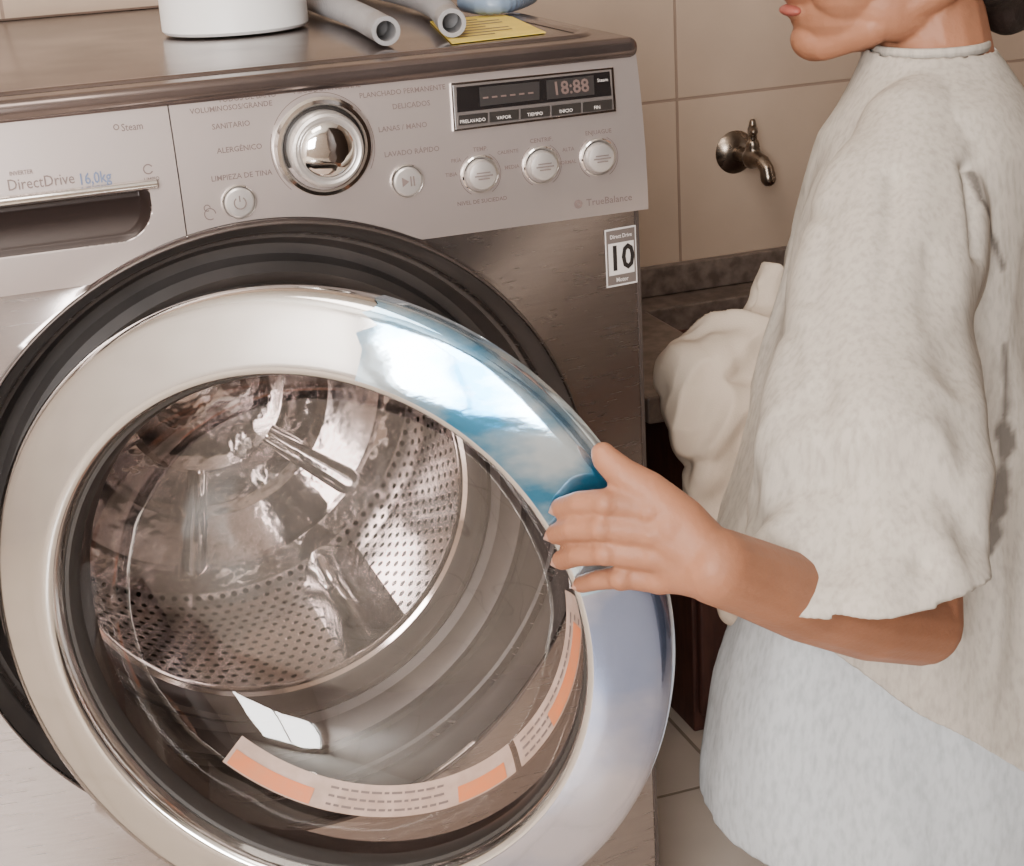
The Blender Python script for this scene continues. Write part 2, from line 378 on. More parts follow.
def quad(name,pts,m,parent,off=.001,th=.003,fn=onP):
    P=[fn(*q) for q in pts]
    v=[p+Vector((0,-off,0)) for p in P]+[p+Vector((0,th,0)) for p in P]
    o=mobj(name,v,[(0,1,2,3),(4,7,6,5),(0,4,5,1),(1,5,6,2),(2,6,7,3),(3,7,4,0)],m,parent,smooth=False); fixn(o); return o
dp=quad("display_bezel",[(450,83),(612,67),(615,111),(453,131)],M_chrome,cp,.0025)
quad("display_window",[(452,85),(610,69),(612.5,109),(455,129)],M_dbtn,dp,.0029)
quad("display_window",[(455,87),(608,71),(610,95),(456,112)],M_black,dp,.0032)
quad("display_screen",[(478,87),(538,81),(538,99),(479,106)],M_slot,dp,.0036)
quad("display_screen",[(545,80),(592,75),(593,94),(546,99)],M_slot,dp,.0036)
for i in range(5):
    a=457+i*31; b=a+29
    g=lambda x,dy:(x,115+dy-(x-457)*.107)
    quad("display_button",[g(a,0),g(b,0),g(b,10),g(a,10)],M_dark,dp,.0042)
def text_mesh(body,size,align='LEFT',bold=0):
    c=bpy.data.curves.new("t",'FONT'); c.body=body; c.size=size; c.align_x=align; c.align_y='CENTER'; c.offset=bold; c.resolution_u=2
    o=bpy.data.objects.new("t",c); COL.objects.link(o)
    dg=bpy.context.evaluated_depsgraph_get(); dg.update()
    me=o.evaluated_get(dg).to_mesh(); v=[(a.co.x,a.co.y) for a in me.vertices]; f=[tuple(p.vertices) for p in me.polygons]
    o.evaluated_get(dg).to_mesh_clear(); bpy.data.objects.remove(o); bpy.data.curves.remove(c)
    return v,f
def letters(name,items,m,parent,surf=yp,off=.0008,bold=.00004,sx=1):
    for body,px,py,h,al in items:
        p=onP(px,py); v,f=text_mesh(body,h,al,bold)
        mobj(name,[Vector((p.x+a*sx,surf(p.z+b)-off,p.z+b)) for a,b in v],f,m,parent,smooth=False)
letters("lettering",[
 ("TODOS DE BAÑO",276,94,.0058,'RIGHT'),("VOLUMINOSOS/GRANDE",272,103,.0058,'RIGHT'),
 ("ALGODÓN/NORMAL",327,88,.0058,'CENTER'),("PLANCHADO PERMANENTE",359,96,.0058,'LEFT'),
 ("DELICADOS",392,107,.0060,'LEFT'),("SANITARIO",250,123,.0060,'RIGHT'),("ALERGÉNICO",262,146,.0060,'RIGHT'),
 ("LANAS / MANO",378,130,.0060,'LEFT'),("LAVADO RÁPIDO",384,155,.0060,'LEFT'),("LIMPIEZA DE TINA",272,172,.0060,'RIGHT'),
 ("TEMP.",480,149,.005,'CENTER'),("CALIENTE",497,153,.0042,'LEFT'),("FRÍA",461,160,.0045,'RIGHT'),("TIBIA",457,174,.0045,'RIGHT'),
 ("NIVEL DE SUCIEDAD",482,201,.0048,'CENTER'),("CENTRIF.",541,140,.005,'CENTER'),("ALTA",562,150,.0045,'LEFT'),("MEDIA",519,166,.0045,'RIGHT'),
 ("ENJUAGUE",598,132,.005,'CENTER'),("NORMAL",576,161,.0042,'RIGHT'),("TrueBalance",586,203,.0085,'LEFT')],M_ink,cp)
def flat_ring(soup,px,py,r0,r1,a0=0,a1=360,off=.0008,n=24):
    p=onP(px,py); v=[];f=[]
    for i in range(n+1):
        a=math.radians(a0+(a1-a0)*i/n)
        for r in(r0,r1): v.append(Vector((p.x+r*math.cos(a),yp(p.z+r*math.sin(a))-off,p.z+r*math.sin(a))))
    for i in range(n): f.append((2*i,2*i+1,2*i+3,2*i+2))
    soup.add((v,f))
def flat_poly(soup,px,py,pts,off):
    p=onP(px,py); soup.add(([Vector((p.x+a,yp(p.z+b)-off,p.z+b)) for a,b in pts],[tuple(range(len(pts)))]))
def sym(fn,parent,m=M_ink):
    s=Soup(); fn(s); mobj("printed_symbol",s.v,s.f,m,parent,smooth=False)
sym(lambda s:flat_ring(s,578,204,.0012,.0038),cp)
sym(lambda s:(flat_ring(s,239,202,.0042,.0052,125,415,.0052),flat_poly(s,239,202,[(-.0005,.001),(.0005,.001),(.0005,.006),(-.0005,.006)],.0052)),cp)
def play(s):
    flat_poly(s,404,181,[(-.003,-.004),(.003,0),(-.003,.004)],.0052)
    for dx in(.004,.0065): flat_poly(s,404,181,[(dx,-.004),(dx+.0012,-.004),(dx+.0012,.004),(dx,.004)],.0052)
sym(play,cp)
for a,b in((35,150),(-30,25),(160,225)): sym(lambda s:flat_ring(s,323,147,.0425,.0430,a,b),cp)
for q in ((480,174),(541,165),(598,157)):
    sym(lambda s:flat_ring(s,q[0],q[1],.0178,.0183,-60,60),cp); sym(lambda s:flat_ring(s,q[0],q[1],.0178,.0183,120,240),cp)
    for dy,w in ((.0025,.006),(0,.008),(-.0025,.005)):
        sym(lambda s:flat_poly(s,q[0],q[1],[(-w,dy-.0005),(w,dy-.0005),(w,dy+.0005),(-w,dy+.0005)],.0102),cp)
letters("digit",[("18:88",569,87,.0150,'CENTER')],M_digit,dp,off=.0042,bold=.0003)
s=Soup()
for i in range(6):
    g_=(484+i*9,97-i*.95); flat_poly(s,g_[0],g_[1],[(-.0024,-.0008),(.0024,-.0008),(.0024,.0006),(-.0024,.0006)],.0042)
mobj("display_segments",s.v,s.f,M_digit,dp,smooth=False)
letters("display_lettering",[(w,471+i*31,120-i*3.3,.0040,'CENTER') for i,w in enumerate(("PRELAVADO","VAPOR","TIEMPO","INICIO","FIN"))]+[("Steam",595,80,.004,'LEFT')],M_inkw,dp,off=.005,bold=0)
letters("lettering",[("INVERTER",9,174,.0046,'LEFT'),("DirectDrive",7,186,.0120,'LEFT'),("Steam",121,128,.0080,'LEFT'),("LIMPIO",144,180,.0045,'LEFT')],M_ink,dr,sx=.86)
letters("lettering",[("16,0kg",78,180,.0120,'LEFT')],M_inkb,dr,sx=.8,bold=.0002)
sym(lambda s:flat_ring(s,116,127,.0015,.0023),dr); sym(lambda s:flat_ring(s,148,169,.003,.004,30,330),dr)
sym(lambda s:flat_ring(s,210,214,.004,.0048,0,300),cp); sym(lambda s:flat_ring(s,207,208,.002,.0028,0,300),cp)
rings=[]
for i in range(31):
    x=hx0-.004+(hx1+.006-hx0+.004)*i/30
    rings.append([Vector((x,yp(.908)-.006*math.sin(a)-.0005,.908+.0042*math.cos(a))) for a in [math.pi*k/10 for k in range(11)]])
v,f=loft(rings,closed=False); o=mobj("handle",v,f,M_chrome,dr); fixn(o)
def bul(x): return (.022 if x>0 else .026)*(abs(x)/.343)**2.2-.006
def front():
    n=180; rings=[]
    def outer(a):
        c,s_=math.cos(a),math.sin(a); d=1e9
        if abs(c)>1e-6: d=min(d,.342/abs(c))
        if s_>1e-6: d=min(d,(.8345-DZ)/s_)
        if s_<-1e-6: d=min(d,(DZ-.11)/-s_)
        return max(d,.2825)
    for r,y in ((.236,.062),(.250,.060),(.258,.050),(.262,.030),(.270,.014),(.276,.005),(.2785,-.004)):
        rings.append([Vector((r*math.cos(a),y,DZ+r*math.sin(a))) for a in [2*math.pi*j/n for j in range(n)]])
    for k in range(0,13):
        t=k/12; rg=[]
        for j in range(n):
            a=2*math.pi*j/n; r=.2805+(outer(a)-.2805)*t; x=r*math.cos(a); z=DZ+r*math.sin(a)
            rg.append(Vector((x,bul(x)-.004*(1-t)**2*(1-abs(x)/.343),z)))
        rings.append(rg)
    rings.append([Vector((p.x,.04,p.z)) for p in rings[-1]])
    v,f=loft(rings); o=mobj("front_panel",v,f,M_front,washer); fixn(o); autosm(o,50); return o
fp=front()
def trimring():
    rings=[]
    n=160
    for k in range(7):
        b=math.pi*k/6
        rings.append([Vector(((.2795+.0016*math.cos(b))*math.cos(a),bul(.2795*math.cos(a))-.004-.003*math.sin(b),DZ+(.2795+.0016*math.cos(b))*math.sin(a))) for a in [2*math.pi*j/n for j in range(n)]])
    v,f=loft(rings); o=mobj("opening_trim",v,f,M_side,washer); fixn(o)
trimring()
revolve("opening_liner",[(.2775,-.002),(.2745,.006),(.268,.016),(.2655,.020),(.2655,.028),(.259,.032),(.2565,.046),(.249,.0585),(.236,.0605)],M_rub,washer,(0,0,DZ),160)
box("kick_panel",-.342,.342,.016,.03,.025,.108,M_side,washer,.003)
revolve("gasket",[(.240,.060),(.236,.046),(.228,.040),(.220,.046),(.214,.060),(.206,.064),(.199,.054),(.193,.052),(.189,.060),(.190,.090),(.196,.096)],M_rub,washer,(0,0,DZ),128)
dm=revolve("drum",[(.186,.100),(.188,.094),(.196,.098),(.215,.104),(.235,.110),(.250,.130),(.250,.2),(.250,.3),(.250,.4),(.246,.43),(.235,.445)],M_perf,washer,(0,0,DZ),144)
revolve("drum_lip",[(.1885,.104),(.1855,.100),(.184,.094),(.186,.088),(.190,.086)],M_chrome,dm,(0,0,DZ),128)
revolve("drum_back",[(.236,.444),(.21,.450),(.20,.441),(.14,.437),(.13,.446),(.09,.446),(.08,.425),(.05,.418),(.0005,.416)],M_steel,dm,(0,0,DZ),96)
for k in range(6):
    a=math.radians(20+60*k); r0,r1=.085,.195; s=Soup()
    ca,sa=math.cos(a),math.sin(a)
    s.add(capsule(Vector((r0*ca,.436,DZ+r0*sa)),.010,Vector((r1*ca,.440,DZ+r1*sa)),.016))
    mobj("drum_spoke",s.v,s.f,M_steel,dm)
for a0 in (-62,58,178):
    rings=[]
    for i in range(15):
        t=i/14; y=.125+.30*t; h=.062*min(1,math.sin(math.pi*min(1,max(0.03,t*1.0)))**.35); w=.036
        rg=[]
        for k in range(13):
            s_=-1+2*k/12; r=.249-h*(1-abs(s_)**2.2); a=math.radians(a0)+s_*w/.23
            rg.append(Vector((r*math.cos(a),y,DZ+r*math.sin(a))))
        rings.append(rg)
    v,f=loft(rings,closed=False); o=mobj("drum_lifter",v,f,M_steel,dm); fixn(o)
# ---- door
th=math.radians(33.6)
DM=Matrix.Translation((-.0165,-.1635,DDZ))@Matrix.Rotation(-th,4,'Z')
FACE=[(.2760,.022),(.2768,.009),(.2758,.002),(.273,-.0020),(.2695,-.0042),(.264,-.0061),(.255,-.0088),(.245,-.0115),(.235,-.0140),(.2265,-.0160),(.2225,-.0166)]
door=revolve("door",[(.222,.040),(.262,.040),(.271,.034)]+FACE+[(.2185,-.0158),(.2160,-.012),(.2150,-.005),(.2145,.012)],M_satin,None,(0,0,0),192,sharp=0)
door.matrix_world=DM; bpy.context.view_layer.update(); par(door,washer)
revolve("door_inner_frame",[(.262,.041),(.260,.047),(.24,.052),(.222,.050),(.212,.040),(.2125,.012)],M_dark,door,seg=128,local=True)
revolve("door_glass",[(.2145,.010),(.2125,.022),(.208,.038),(.200,.056),(.188,.074),(.170,.090),(.145,.101),(.11,.109),(.06,.114),(.0005,.116)],M_glass,door,seg=128,local=True,sharp=0)
revolve("glass_bezel",[(.2146,.002),(.2115,.003),(.2095,.008),(.2095,.018)],M_dark,door,seg=128,local=True)
def overlay(name,a1,span,m,lift):  # thin tinted shell laid over part of the ring face
    rings=[];n=int(abs(span)*1.2)
    for i,(r,y) in enumerate(FACE):
        rg=[]
        for j in range(n+1):
            e=3.0*noise.noise(Vector((i*.9,0,3)))+1.5*noise.noise(Vector((i*2.3,0,7)))
            a=math.radians(a1+(span+e)*j/n)
            w=lift+.0002*abs(noise.noise(Vector((a*4,i*.25,0))))
            rg.append(Vector(((r+(.001 if i<3 else 0))*math.cos(a),y-w,(r+(.001 if i<3 else 0))*math.sin(a))))
        rings.append(rg)
    v,f=loft(rings,closed=False); o=mobj(name,v,f,m); fixn(o); parl(o,door)
overlay("ring_overlay",14,61,M_overlay,.0007)
overlay("ring_overlay",-60,76,M_overlay2,.0005)
def strip(name,a0,a1,prof,m,n=40):
    rings=[[Vector((r*math.cos(a),y,r*math.sin(a))) for a in [math.radians(a0+(a1-a0)*j/n) for j in range(n+1)]] for r,y in prof]
    v,f=loft(rings,closed=False); o=mobj(name,v,f,m); fixn(o); parl(o,door); return o
P1=[(.1985,.0558),(.193,.0645),(.188,.0715),(.1815,.0780)]
def printed(o,a0,a1):
    s=Soup()
    import random; rnd=random.Random(int(abs(a0)*7))
    for r,y in ((.1955,.0597),(.191,.0660),(.1865,.0720)):
        a=a0
        while a<a1-2:
            w=rnd.uniform(1.0,3.2); b_=min(a1-1,a+w)
            v=[]
            for k in range(5):
                t=math.radians(a+(b_-a)*k/4); v+=[Vector((r*math.cos(t),y,r*math.sin(t))),Vector(((r-.0013)*math.cos(t),y+.0016,(r-.0013)*math.sin(t)))]
            s.add((v,[(2*k,2*k+1,2*k+3,2*k+2) for k in range(4)])); a=b_+.7
    p=mobj("sticker_print",s.v,s.f,M_ink); p.parent=door
o1=strip("warning_sticker",4,-44,P1,M_stick); o2=strip("warning_sticker",-46,-128,P1,M_stick)
for a,b in ((-3,-30),(-49,-64),(-104,-127)):
    strip("warning_band",a,b,[(.1975,.0565),(.193,.0630),(.1890,.0685)],M_sticko)
printed(o1,-42,0); printed(o2,-100,-66)
o=box("door_latch",.222,.248,.05,.066,-.03,.03,M_rub,None,.004); parl(o,door)
box("door_hinge",-.262,-.252,.0,.05,DZ-.04,DZ+.04,M_side,washer,.003)
# badge (conforms to the curved front)
def onF(px,py):
    y=0
    for _ in range(6): p=onY(px,py,y); y=bul(p.x)
    return onY(px,py,y)
bA=onF(604,230); bB=onF(637,282); bw,bh=bB.x-bA.x,bA.z-bB.z
def brect(name,u0,u1,v0,v1,m,parent,off):
    v=[];f=[];n=8
    for i in range(n+1):
        x=bA.x+bw*(u0+(u1-u0)*i/n)
        for q in (v0,v1): v.append((x,bul(x)-off,bA.z-bh*q))
    for i in range(n): f.append((2*i,2*i+1,2*i+3,2*i+2))
    o=mobj(name,v,f,m,parent,smooth=False); return o
M_bg=mat("badge_grey",(.13,.105,.095),.4)
bd=brect("badge",0,1,0,1,M_inkw,washer,.0010)
brect("badge_field",.04,.96,.03,.97,M_bg,bd,.0013)
brect("badge_field",.09,.91,.25,.80,M_inkw,bd,.0016)
for body,u,vv,h,mm,bo in (("10",.5,.53,.031,M_slot,.0008),("Direct Drive",.5,.14,.0050,M_inkw,.0001),("Motor",.5,.89,.0055,M_inkw,.0001)):
    v,f=text_mesh(body,h,'CENTER',bo); x0=bA.x+bw*u; z0=bA.z-bh*vv
    mobj("badge_lettering",[Vector((x0+a*.86,bul(x0+a*.86)-.0020,z0+b)) for a,b in v],f,mm,bd,smooth=False)
# ---------------------------------------------------------------- things on top
ZT=.9825
b=onZ(237,38,ZT); r=.072
dirn=Vector((ray(237,38).x,ray(237,38).y,0)).normalized(); c=b+dirn*r
o=revolve("white_container",[(.001,.0),(r-.003,.0),(r,.003),(r,.135),(r+.002,.14),(r+.002,.15),(r-.004,.15),(r-.004,.006),(.001,.006)],M_white,None,(c.x,c.y,ZT+.002),64,axis='z')
info(o,"white round plastic tub on the washing machine top","container")
def hose(name,pts,r,m,label,rib=.0012,step=.0075):
    P=catmull(pts,24)
    L_=[0]
    for a,b2 in zip(P,P[1:]): L_.append(L_[-1]+(b2-a).length)
    n=int(L_[-1]/(step/4)); Q=[]
    k=0
    for i in range(n+1):
        s_=L_[-1]*i/n
        while k<len(L_)-2 and L_[k+1]<s_: k+=1
        t=(s_-L_[k])/max(1e-9,L_[k+1]-L_[k]); Q.append(P[k].lerp(P[k+1],t))
    cuff=int(.045/(step/4))
    def rad(i):
        return r+.001 if i<cuff else r+(rib if (i%4) in(0,1) else -rib*.6)
    R=tube(Q,rad)
    inner=tube(Q[:cuff],lambda i:r-.0028)[::-1]
    v,f=loft(inner+R,cap0=True,cap1=True); o=mobj(name,v,f,m); fixn(o); autosm(o,50); info(o,label,"hose"); return o
r=.0115
hose("drain_hose",[onZ(386,31,ZT+r+.003),onZ(352,13,ZT+r+.003),onZ(318,1,ZT+r+.003),onZ(285,-12,ZT+r+.004),onZ(230,-26,ZT+r+.004)],r,M_hose,"grey drain hose lying beside the white tub")
hose("drain_hose",[onZ(452,23,ZT+r+.003),onZ(436,6,ZT+r+.003),onZ(405,-6,ZT+r+.003),onZ(350,-18,ZT+r+.003)],r,M_hose,"grey hose with open end beside the yellow label")
r=.009
o=hose("inlet_hose",[onZ(466,2,ZT+r+.003),onZ(490,5,ZT+r+.003),onZ(515,1,ZT+r+.003),onZ(530,-8,ZT+r+.003),onZ(500,-18,ZT+r+.003)],r,M_blue,"blue water inlet hose coiled on the washing machine top",.0004)
P=[onZ(*q,ZT+.0004) for q in ((430,22),(505,14),(546,33),(452,44))]
v=[p+Vector((0,0,.0008)) for p in P]+P
o=mobj("energy_label",v,[(0,1,2,3),(4,7,6,5),(0,4,5,1),(1,5,6,2),(2,6,7,3),(3,7,4,0)],M_yel,None,False); fixn(o); info(o,"yellow printed paper label lying on the washing machine top","label")
s=Soup()
e1=(P[1]-P[0]);e2=(P[3]-P[0])
for i in range(7):
    a=P[0]+e1*.12+e2*(.15+.11*i)+Vector((0,0,.0011)); L1=e1*(.7 if i%3 else .45); w=e2*.03
    s.add(([a,a+L1,a+L1+w,a+w],[(0,1,2,3)]))
mobj("label_print",s.v,s.f,M_ink,o,False)
# ---------------------------------------------------------------- tap
tp=onY(735,152,.9)
tap=empty("wall_tap",(tp.x,.9,tp.z)); info(tap,"aged chrome garden tap mounted on the beige tiled wall","tap")
revolve("rosette",[(.001,-.012),(.014,-.012),(.020,-.009),(.028,-.005),(.032,-.001),(.032,0)],M_brass,tap,(tp.x,.9,tp.z),40)
bs=Soup(); T=Vector((tp.x,.9,tp.z))
bs.chain([(T+Vector((0,-.01,0)),.011),(T+Vector((.000,-.045,.0)),.011),(T+Vector((.000,-.055,-.002)),.015)])
bs.chain([(T+Vector((.000,-.055,0)),.015),(T+Vector((.004,-.078,-.003)),.011),(T+Vector((.006,-.088,-.012)),.0105),(T+Vector((.007,-.091,-.026)),.0115)])
bs.chain([(T+Vector((.000,-.055,0)),.012),(T+Vector((.000,-.057,.020)),.010)])
o=remeshed("tap_body",bs,.0018,M_brass,3); par(o,tap)
hs=Soup(); hs.chain([(T+Vector((.000,-.057,.020)),.0065),(T+Vector((.000,-.057,.036)),.0065)])
hs.chain([(T+Vector((-.006,-.072,.040)),.006),(T+Vector((.000,-.057,.040)),.008),(T+Vector((.006,-.042,.040)),.006)])
hs.chain([(T+Vector((.000,-.057,.040)),.007),(T+Vector((.000,-.057,.052)),.005)])
o=remeshed("tap_handle",hs,.0015,M_brass,2); par(o,tap)
# ---------------------------------------------------------------- laundry sink
sk=empty("laundry_sink",(.9,.68,0)); info(sk,"dark granite laundry sink on a red-brown cabinet beneath the wall tap","sink")
def counter():
    x0,x1,y0,y1=.54,1.28,.46,.897; a0,a1,b0,b1=.70,1.18,.55,.82; z0,z1=.455,.490
    def q(x0,x1,y0,y1,z): return [Vector((x0,y0,z)),Vector((x1,y0,z)),Vector((x1,y1,z)),Vector((x0,y1,z))]
    R=[q(a0,a1,b0,b1,z0),q(x0,x1,y0,y1,z0),q(x0,x1,y0,y1,z1),q(a0,a1,b0,b1,z1),q(a0+.01,a1-.01,b0+.01,b1-.01,z1-.16)]
    v,f=loft(R,cap1=True); o=mobj("countertop",v,f,M_gran,sk,False); fixn(o); bevel(o,.003,2)
counter()
box("backsplash",.54,1.28,.882,.8985,.491,.535,M_gran,sk,.002)
box("cabinet",.60,1.24,.475,.89,.0,.454,M_brown,sk,.003)
box("cabinet_door",.605,.915,.460,.4745,.03,.44,M_brown,sk,.004); box("cabinet_door",.925,1.235,.460,.4745,.03,.44,M_brown,sk,.004)
# ---------------------------------------------------------------- person
fdir=Vector((-.902,.43,0)).normalized(); ldir=Vector((0,0,1)).cross(fdir)
def D(px,py,w):
    n=Vector((-math.sin(th),-math.cos(th),0)); o_=Vector((-.0165,-.1635,DDZ))+n*(.014+w)
    r_=ray(px,py); return CP+r_*((o_-CP).dot(n)/r_.dot(n))
B=Soup()
def ring(c,a,b,z,n=32,wav=0,ph=0,k=7):
    out=[]
    for j in range(n):
        t=2*math.pi*j/n; w=1+wav*(math.sin(k*t+ph)+.6*math.sin((k*1.0+4)*t+ph*1.7))
        out.append(Vector((c[0],c[1],z))+fdir*(a*w*math.cos(t))+ldir*(b*w*math.sin(t)))
    return out
tor=[((.632,.008),.038,.042,.96),((.634,.004),.045,.055,.93),((.635,.0),.055,.10,.905),((.632,-.004),.07,.125,.87),((.622,-.008),.082,.115,.80),((.612,-.012),.078,.10,.70),((.605,-.018),.075,.095,.62),((.60,-.02),.085,.11,.54),((.60,-.02),.085,.11,.48),((.60,-.02),.06,.09,.44)]
B.add(loft([ring(t[0],t[1],t[2],t[3]) for t in tor],True,True))
hc=Vector((.620,.039,1.053)); HS=1.12
hf=Vector((-.985,.17,0)).normalized(); hl=Vector((0,0,1)).cross(hf)
RH=Matrix(((hf.x,hl.x,0),(hf.y,hl.y,0),(hf.z,hl.z,1)))
def hp(f,l,u): return hc+(hf*f+hl*l+Vector((0,0,u)))*HS
def he(f,l,u,a,b_,c_): return ellipsoid(hp(f,l,u),a*HS,b_*HS,c_*HS,RH)
B.add(he(-.012,0,.022,.094,.074,.083))
B.add(he(.035,0,-.025,.060,.058,.070))
B.add(he(.040,0,-.062,.052,.050,.036))
B.add(he(.071,0,-.085,.021,.024,.018))
for sgn in(-1,1):
    B.add(he(.052,sgn*.030,-.038,.036,.028,.034))
    B.add(he(.015,sgn*.042,-.058,.040,.020,.030))
    B.chain([(hp(-.012,sgn*.054,-.046),.018),(hp(.040,sgn*.040,-.074),.017),(hp(.070,sgn*.014,-.088),.015)])
    B.add(he(-.005,sgn*.075,-.010,.016,.008,.027))
B.chain([(hp(.088,0,.005),.007),(hp(.098,0,-.012),.009),(hp(.104,0,-.027),.0095)])
B.add(he(.090,0,-.030,.012,.016,.008))
B.add(he(.082,0,-.048,.018,.026,.009)); B.add(he(.081,0,-.062,.015,.021,.009))
B.chain([(hp(.0,0,-.062),.044),(Vector((.638,.014,.965)),.050),(Vector((.642,.004,.92)),.052)])
sh_l=C(910,185,1.45); el=C(921,624,1.385); wr=D(716,566,.020)
B.chain([(sh_l,.044),(sh_l.lerp(el,.5),.036),(el,.0350),(el.lerp(wr,.3)+Vector((0,0,-.007)),.035),(el.lerp(wr,.6)+Vector((0,0,-.007)),.0325),(wr.lerp(el,.15)+Vector((0,0,-.002)),.0290),(wr,.0275)])
B.chain([(Vector((.61,-.06,.87)),.05),(sh_l,.044)])
fing={
 'i':[(650,508,.018,.0130),(606,502,.025,.0096),(579,503,.020,.0086),(561,508,.006,.0078)],
 'm':[(652,531,.022,.0132),(602,527,.029,.0096),(573,529,.022,.0086),(556,534,.007,.0078)],
 'r':[(654,554,.022,.0130),(606,552,.028,.0093),(578,555,.021,.0083),(562,560,.007,.0076)],
 'l':[(660,577,.018,.0120),(622,577,.023,.0085),(598,580,.017,.0075),(582,584,.006,.0068)]}
for k,ch in fing.items():
    pts=[(D(a,b_,w),r_) for a,b_,w,r_ in ch]
    B.chain([(wr,.022)]+pts)
    B.add(ellipsoid(pts[1][0]+Vector((-.001,-.001,0)),.0103,.0103,.0093))
    B.add(ellipsoid(pts[0][0]+Vector((-.001,-.0015,0)),.0135,.0135,.0115))
B.chain([(D(670,525,.016),.020),(D(676,565,.016),.020),(wr,.026)])
B.chain([(wr,.022),(D(680,522,.014),.019),(D(648,492,.014),.0150),(D(622,474,.014),.0118),(D(606,459,.010),.0100),(D(603,454,.009),.0088)])
shr=Vector((.69,.115,.865)); elr=Vector((.66,.20,.65)); wrr=Vector((.55,.165,.575))
B.chain([(Vector((.65,.06,.88)),.05),(shr,.044),(elr,.034),(wrr,.025)])
for dy in(-.03,-.01,.01,.03): B.chain([(wrr,.018),(wrr+Vector((-.045,dy,-.008)),.010),(wrr+Vector((-.070,dy*1.2,.002)),.008),(wrr+Vector((-.082,dy*1.2,.016)),.007)])
B.chain([(wrr,.018),(wrr+Vector((-.03,-.04,.01)),.011),(wrr+Vector((-.055,-.052,.02)),.009)])
for sgn in(-1,1):
    hpj=Vector((.60,-.02,.47))+ldir*(sgn*.055); kn_=hpj+Vector((-.012,0,-.22)); an=Vector((kn_.x+.012,kn_.y,.05))
    B.chain([(hpj,.062),(kn_,.044),(kn_+Vector((.006,0,-.07)),.042),(an,.027),(Vector((an.x,an.y,.028)),.027)])
    B.chain([(Vector((an.x,an.y,.026)),.025),(Vector((an.x,an.y,.022))+fdir*.09,.020)])
    for k in range(5):
        q=Vector((an.x,an.y,.014))+ldir*((k-2)*.012); B.chain([(q+fdir*.08,.013),(q+fdir*(.125-.005*abs(k-1)),.0095)])
person=remeshed("person",B,.0021,M_skin,3,.5)
for v_ in person.data.vertices:
    if v_.co.z<.004: v_.co.z=0.0005+max(0,v_.co.z)*.2
info(person,"person in oversized pale tee pushing the washing machine door","person")
s=Soup()
for u,rz,l in((-.047,.0045,.021),(-.0605,.005,.018)):
    s.add(he(.0925,0,u,.0085,l,rz))
o=remeshed("lips",s,.0015,M_lip,3); par(o,person)
M_eye=mat("eye_white",(.8,.78,.75),.2)
for sgn in(-1,1):
    v,f=he(.078,sgn*.031,.003,.012,.012,.011); o=mobj("eye",v,f,M_eye,person)
    v,f=he(.0885,sgn*.031,.003,.002,.005,.005); mobj("iris",v,f,M_hair,o)
    s=Soup(); s.chain([(hp(.082,sgn*.048,.022),.003),(hp(.092,sgn*.032,.028),.0035),(hp(.094,sgn*.014,.024),.003)])
    mobj("eyebrow",s.v,s.f,M_hair,person)
s=Soup(); s.add(he(-.022,0,.036,.098,.084,.086)); s.add(he(-.062,0,-.014,.052,.070,.058))
s.chain([(hp(-.075,0,-.01),.050),(hp(-.085,0,-.04),.044),(hp(-.095,0,-.07),.028)])
hair=remeshed("hair",s,.004,M_hair,4); par(hair,person)
def nail(p0,p1,up,r):
    d=(p1-p0).normalized(); sd_=d.cross(up).normalized(); u=sd_.cross(d).normalized()
    rings=[]
    for i in range(6):
        t=-1+2*i/5; w=.8*math.sqrt(max(0.04,1-abs(t)**3))
        rings.append([p1+d*(t*r*.75+r*.15)+sd_*(math.sin(a)*r*w)+u*(math.cos(a)*r*1.0-.0001) for a in [math.radians(-50+100*k/6) for k in range(7)]])
    v,f=loft(rings,closed=False); o=mobj("fingernail",v,f,M_nail,person); fixn(o)
    m_=o.modifiers.new("s",'SOLIDIFY'); m_.thickness=.0008
M_nail=mat("nail",(.46,.24,.17),.3,coat=.3)
nout=Vector((-math.sin(th),-math.cos(th),0))
for k,ch in fing.items():
    a=ch[2];b2=ch[3]; nail(D(*a[:3]),D(*b2[:3]),(nout+Vector((-.55,0,.15))).normalized(),b2[3]*.95)
# ---- clothes
def folds(o,fn,dele=None,cut=None):
    bm=bmesh.new(); bm.from_mesh(o.data)
    if dele: bmesh.ops.delete(bm,geom=[f for f in bm.faces if dele(f.calc_center_median(),f.normal)],context='FACES')
    if cut:
        bmesh.ops.bisect_plane(bm,geom=bm.verts[:]+bm.edges[:]+bm.faces[:],plane_co=cut[0],plane_no=cut[1],clear_inner=True)
    bm.normal_update()
    dis=[(v,v.normal.copy()*fn(v.co)) for v in bm.verts]
    for v,d in dis: v.co+=d
    bm.to_mesh(o.data); bm.free()
def rid(x): return 1-abs(x)*2
CR=[(C(968,165,1.36),C(985,250,1.34),.014),(C(850,120,1.38),C(812,300,1.33),.005),(C(890,180,1.36),C(852,520,1.24),.007),(C(925,260,1.34),C(912,560,1.24),.008),(C(800,330,1.3),C(806,540,1.22),.005),(C(835,200,1.3),C(826,480,1.25),.005)]
def segd(p,a,b):
    ab=b-a; t=max(0,min(1,(p-a).dot(ab)/ab.dot(ab))); d=p-(a+ab*t); d=d-fw*d.dot(fw); return d.length
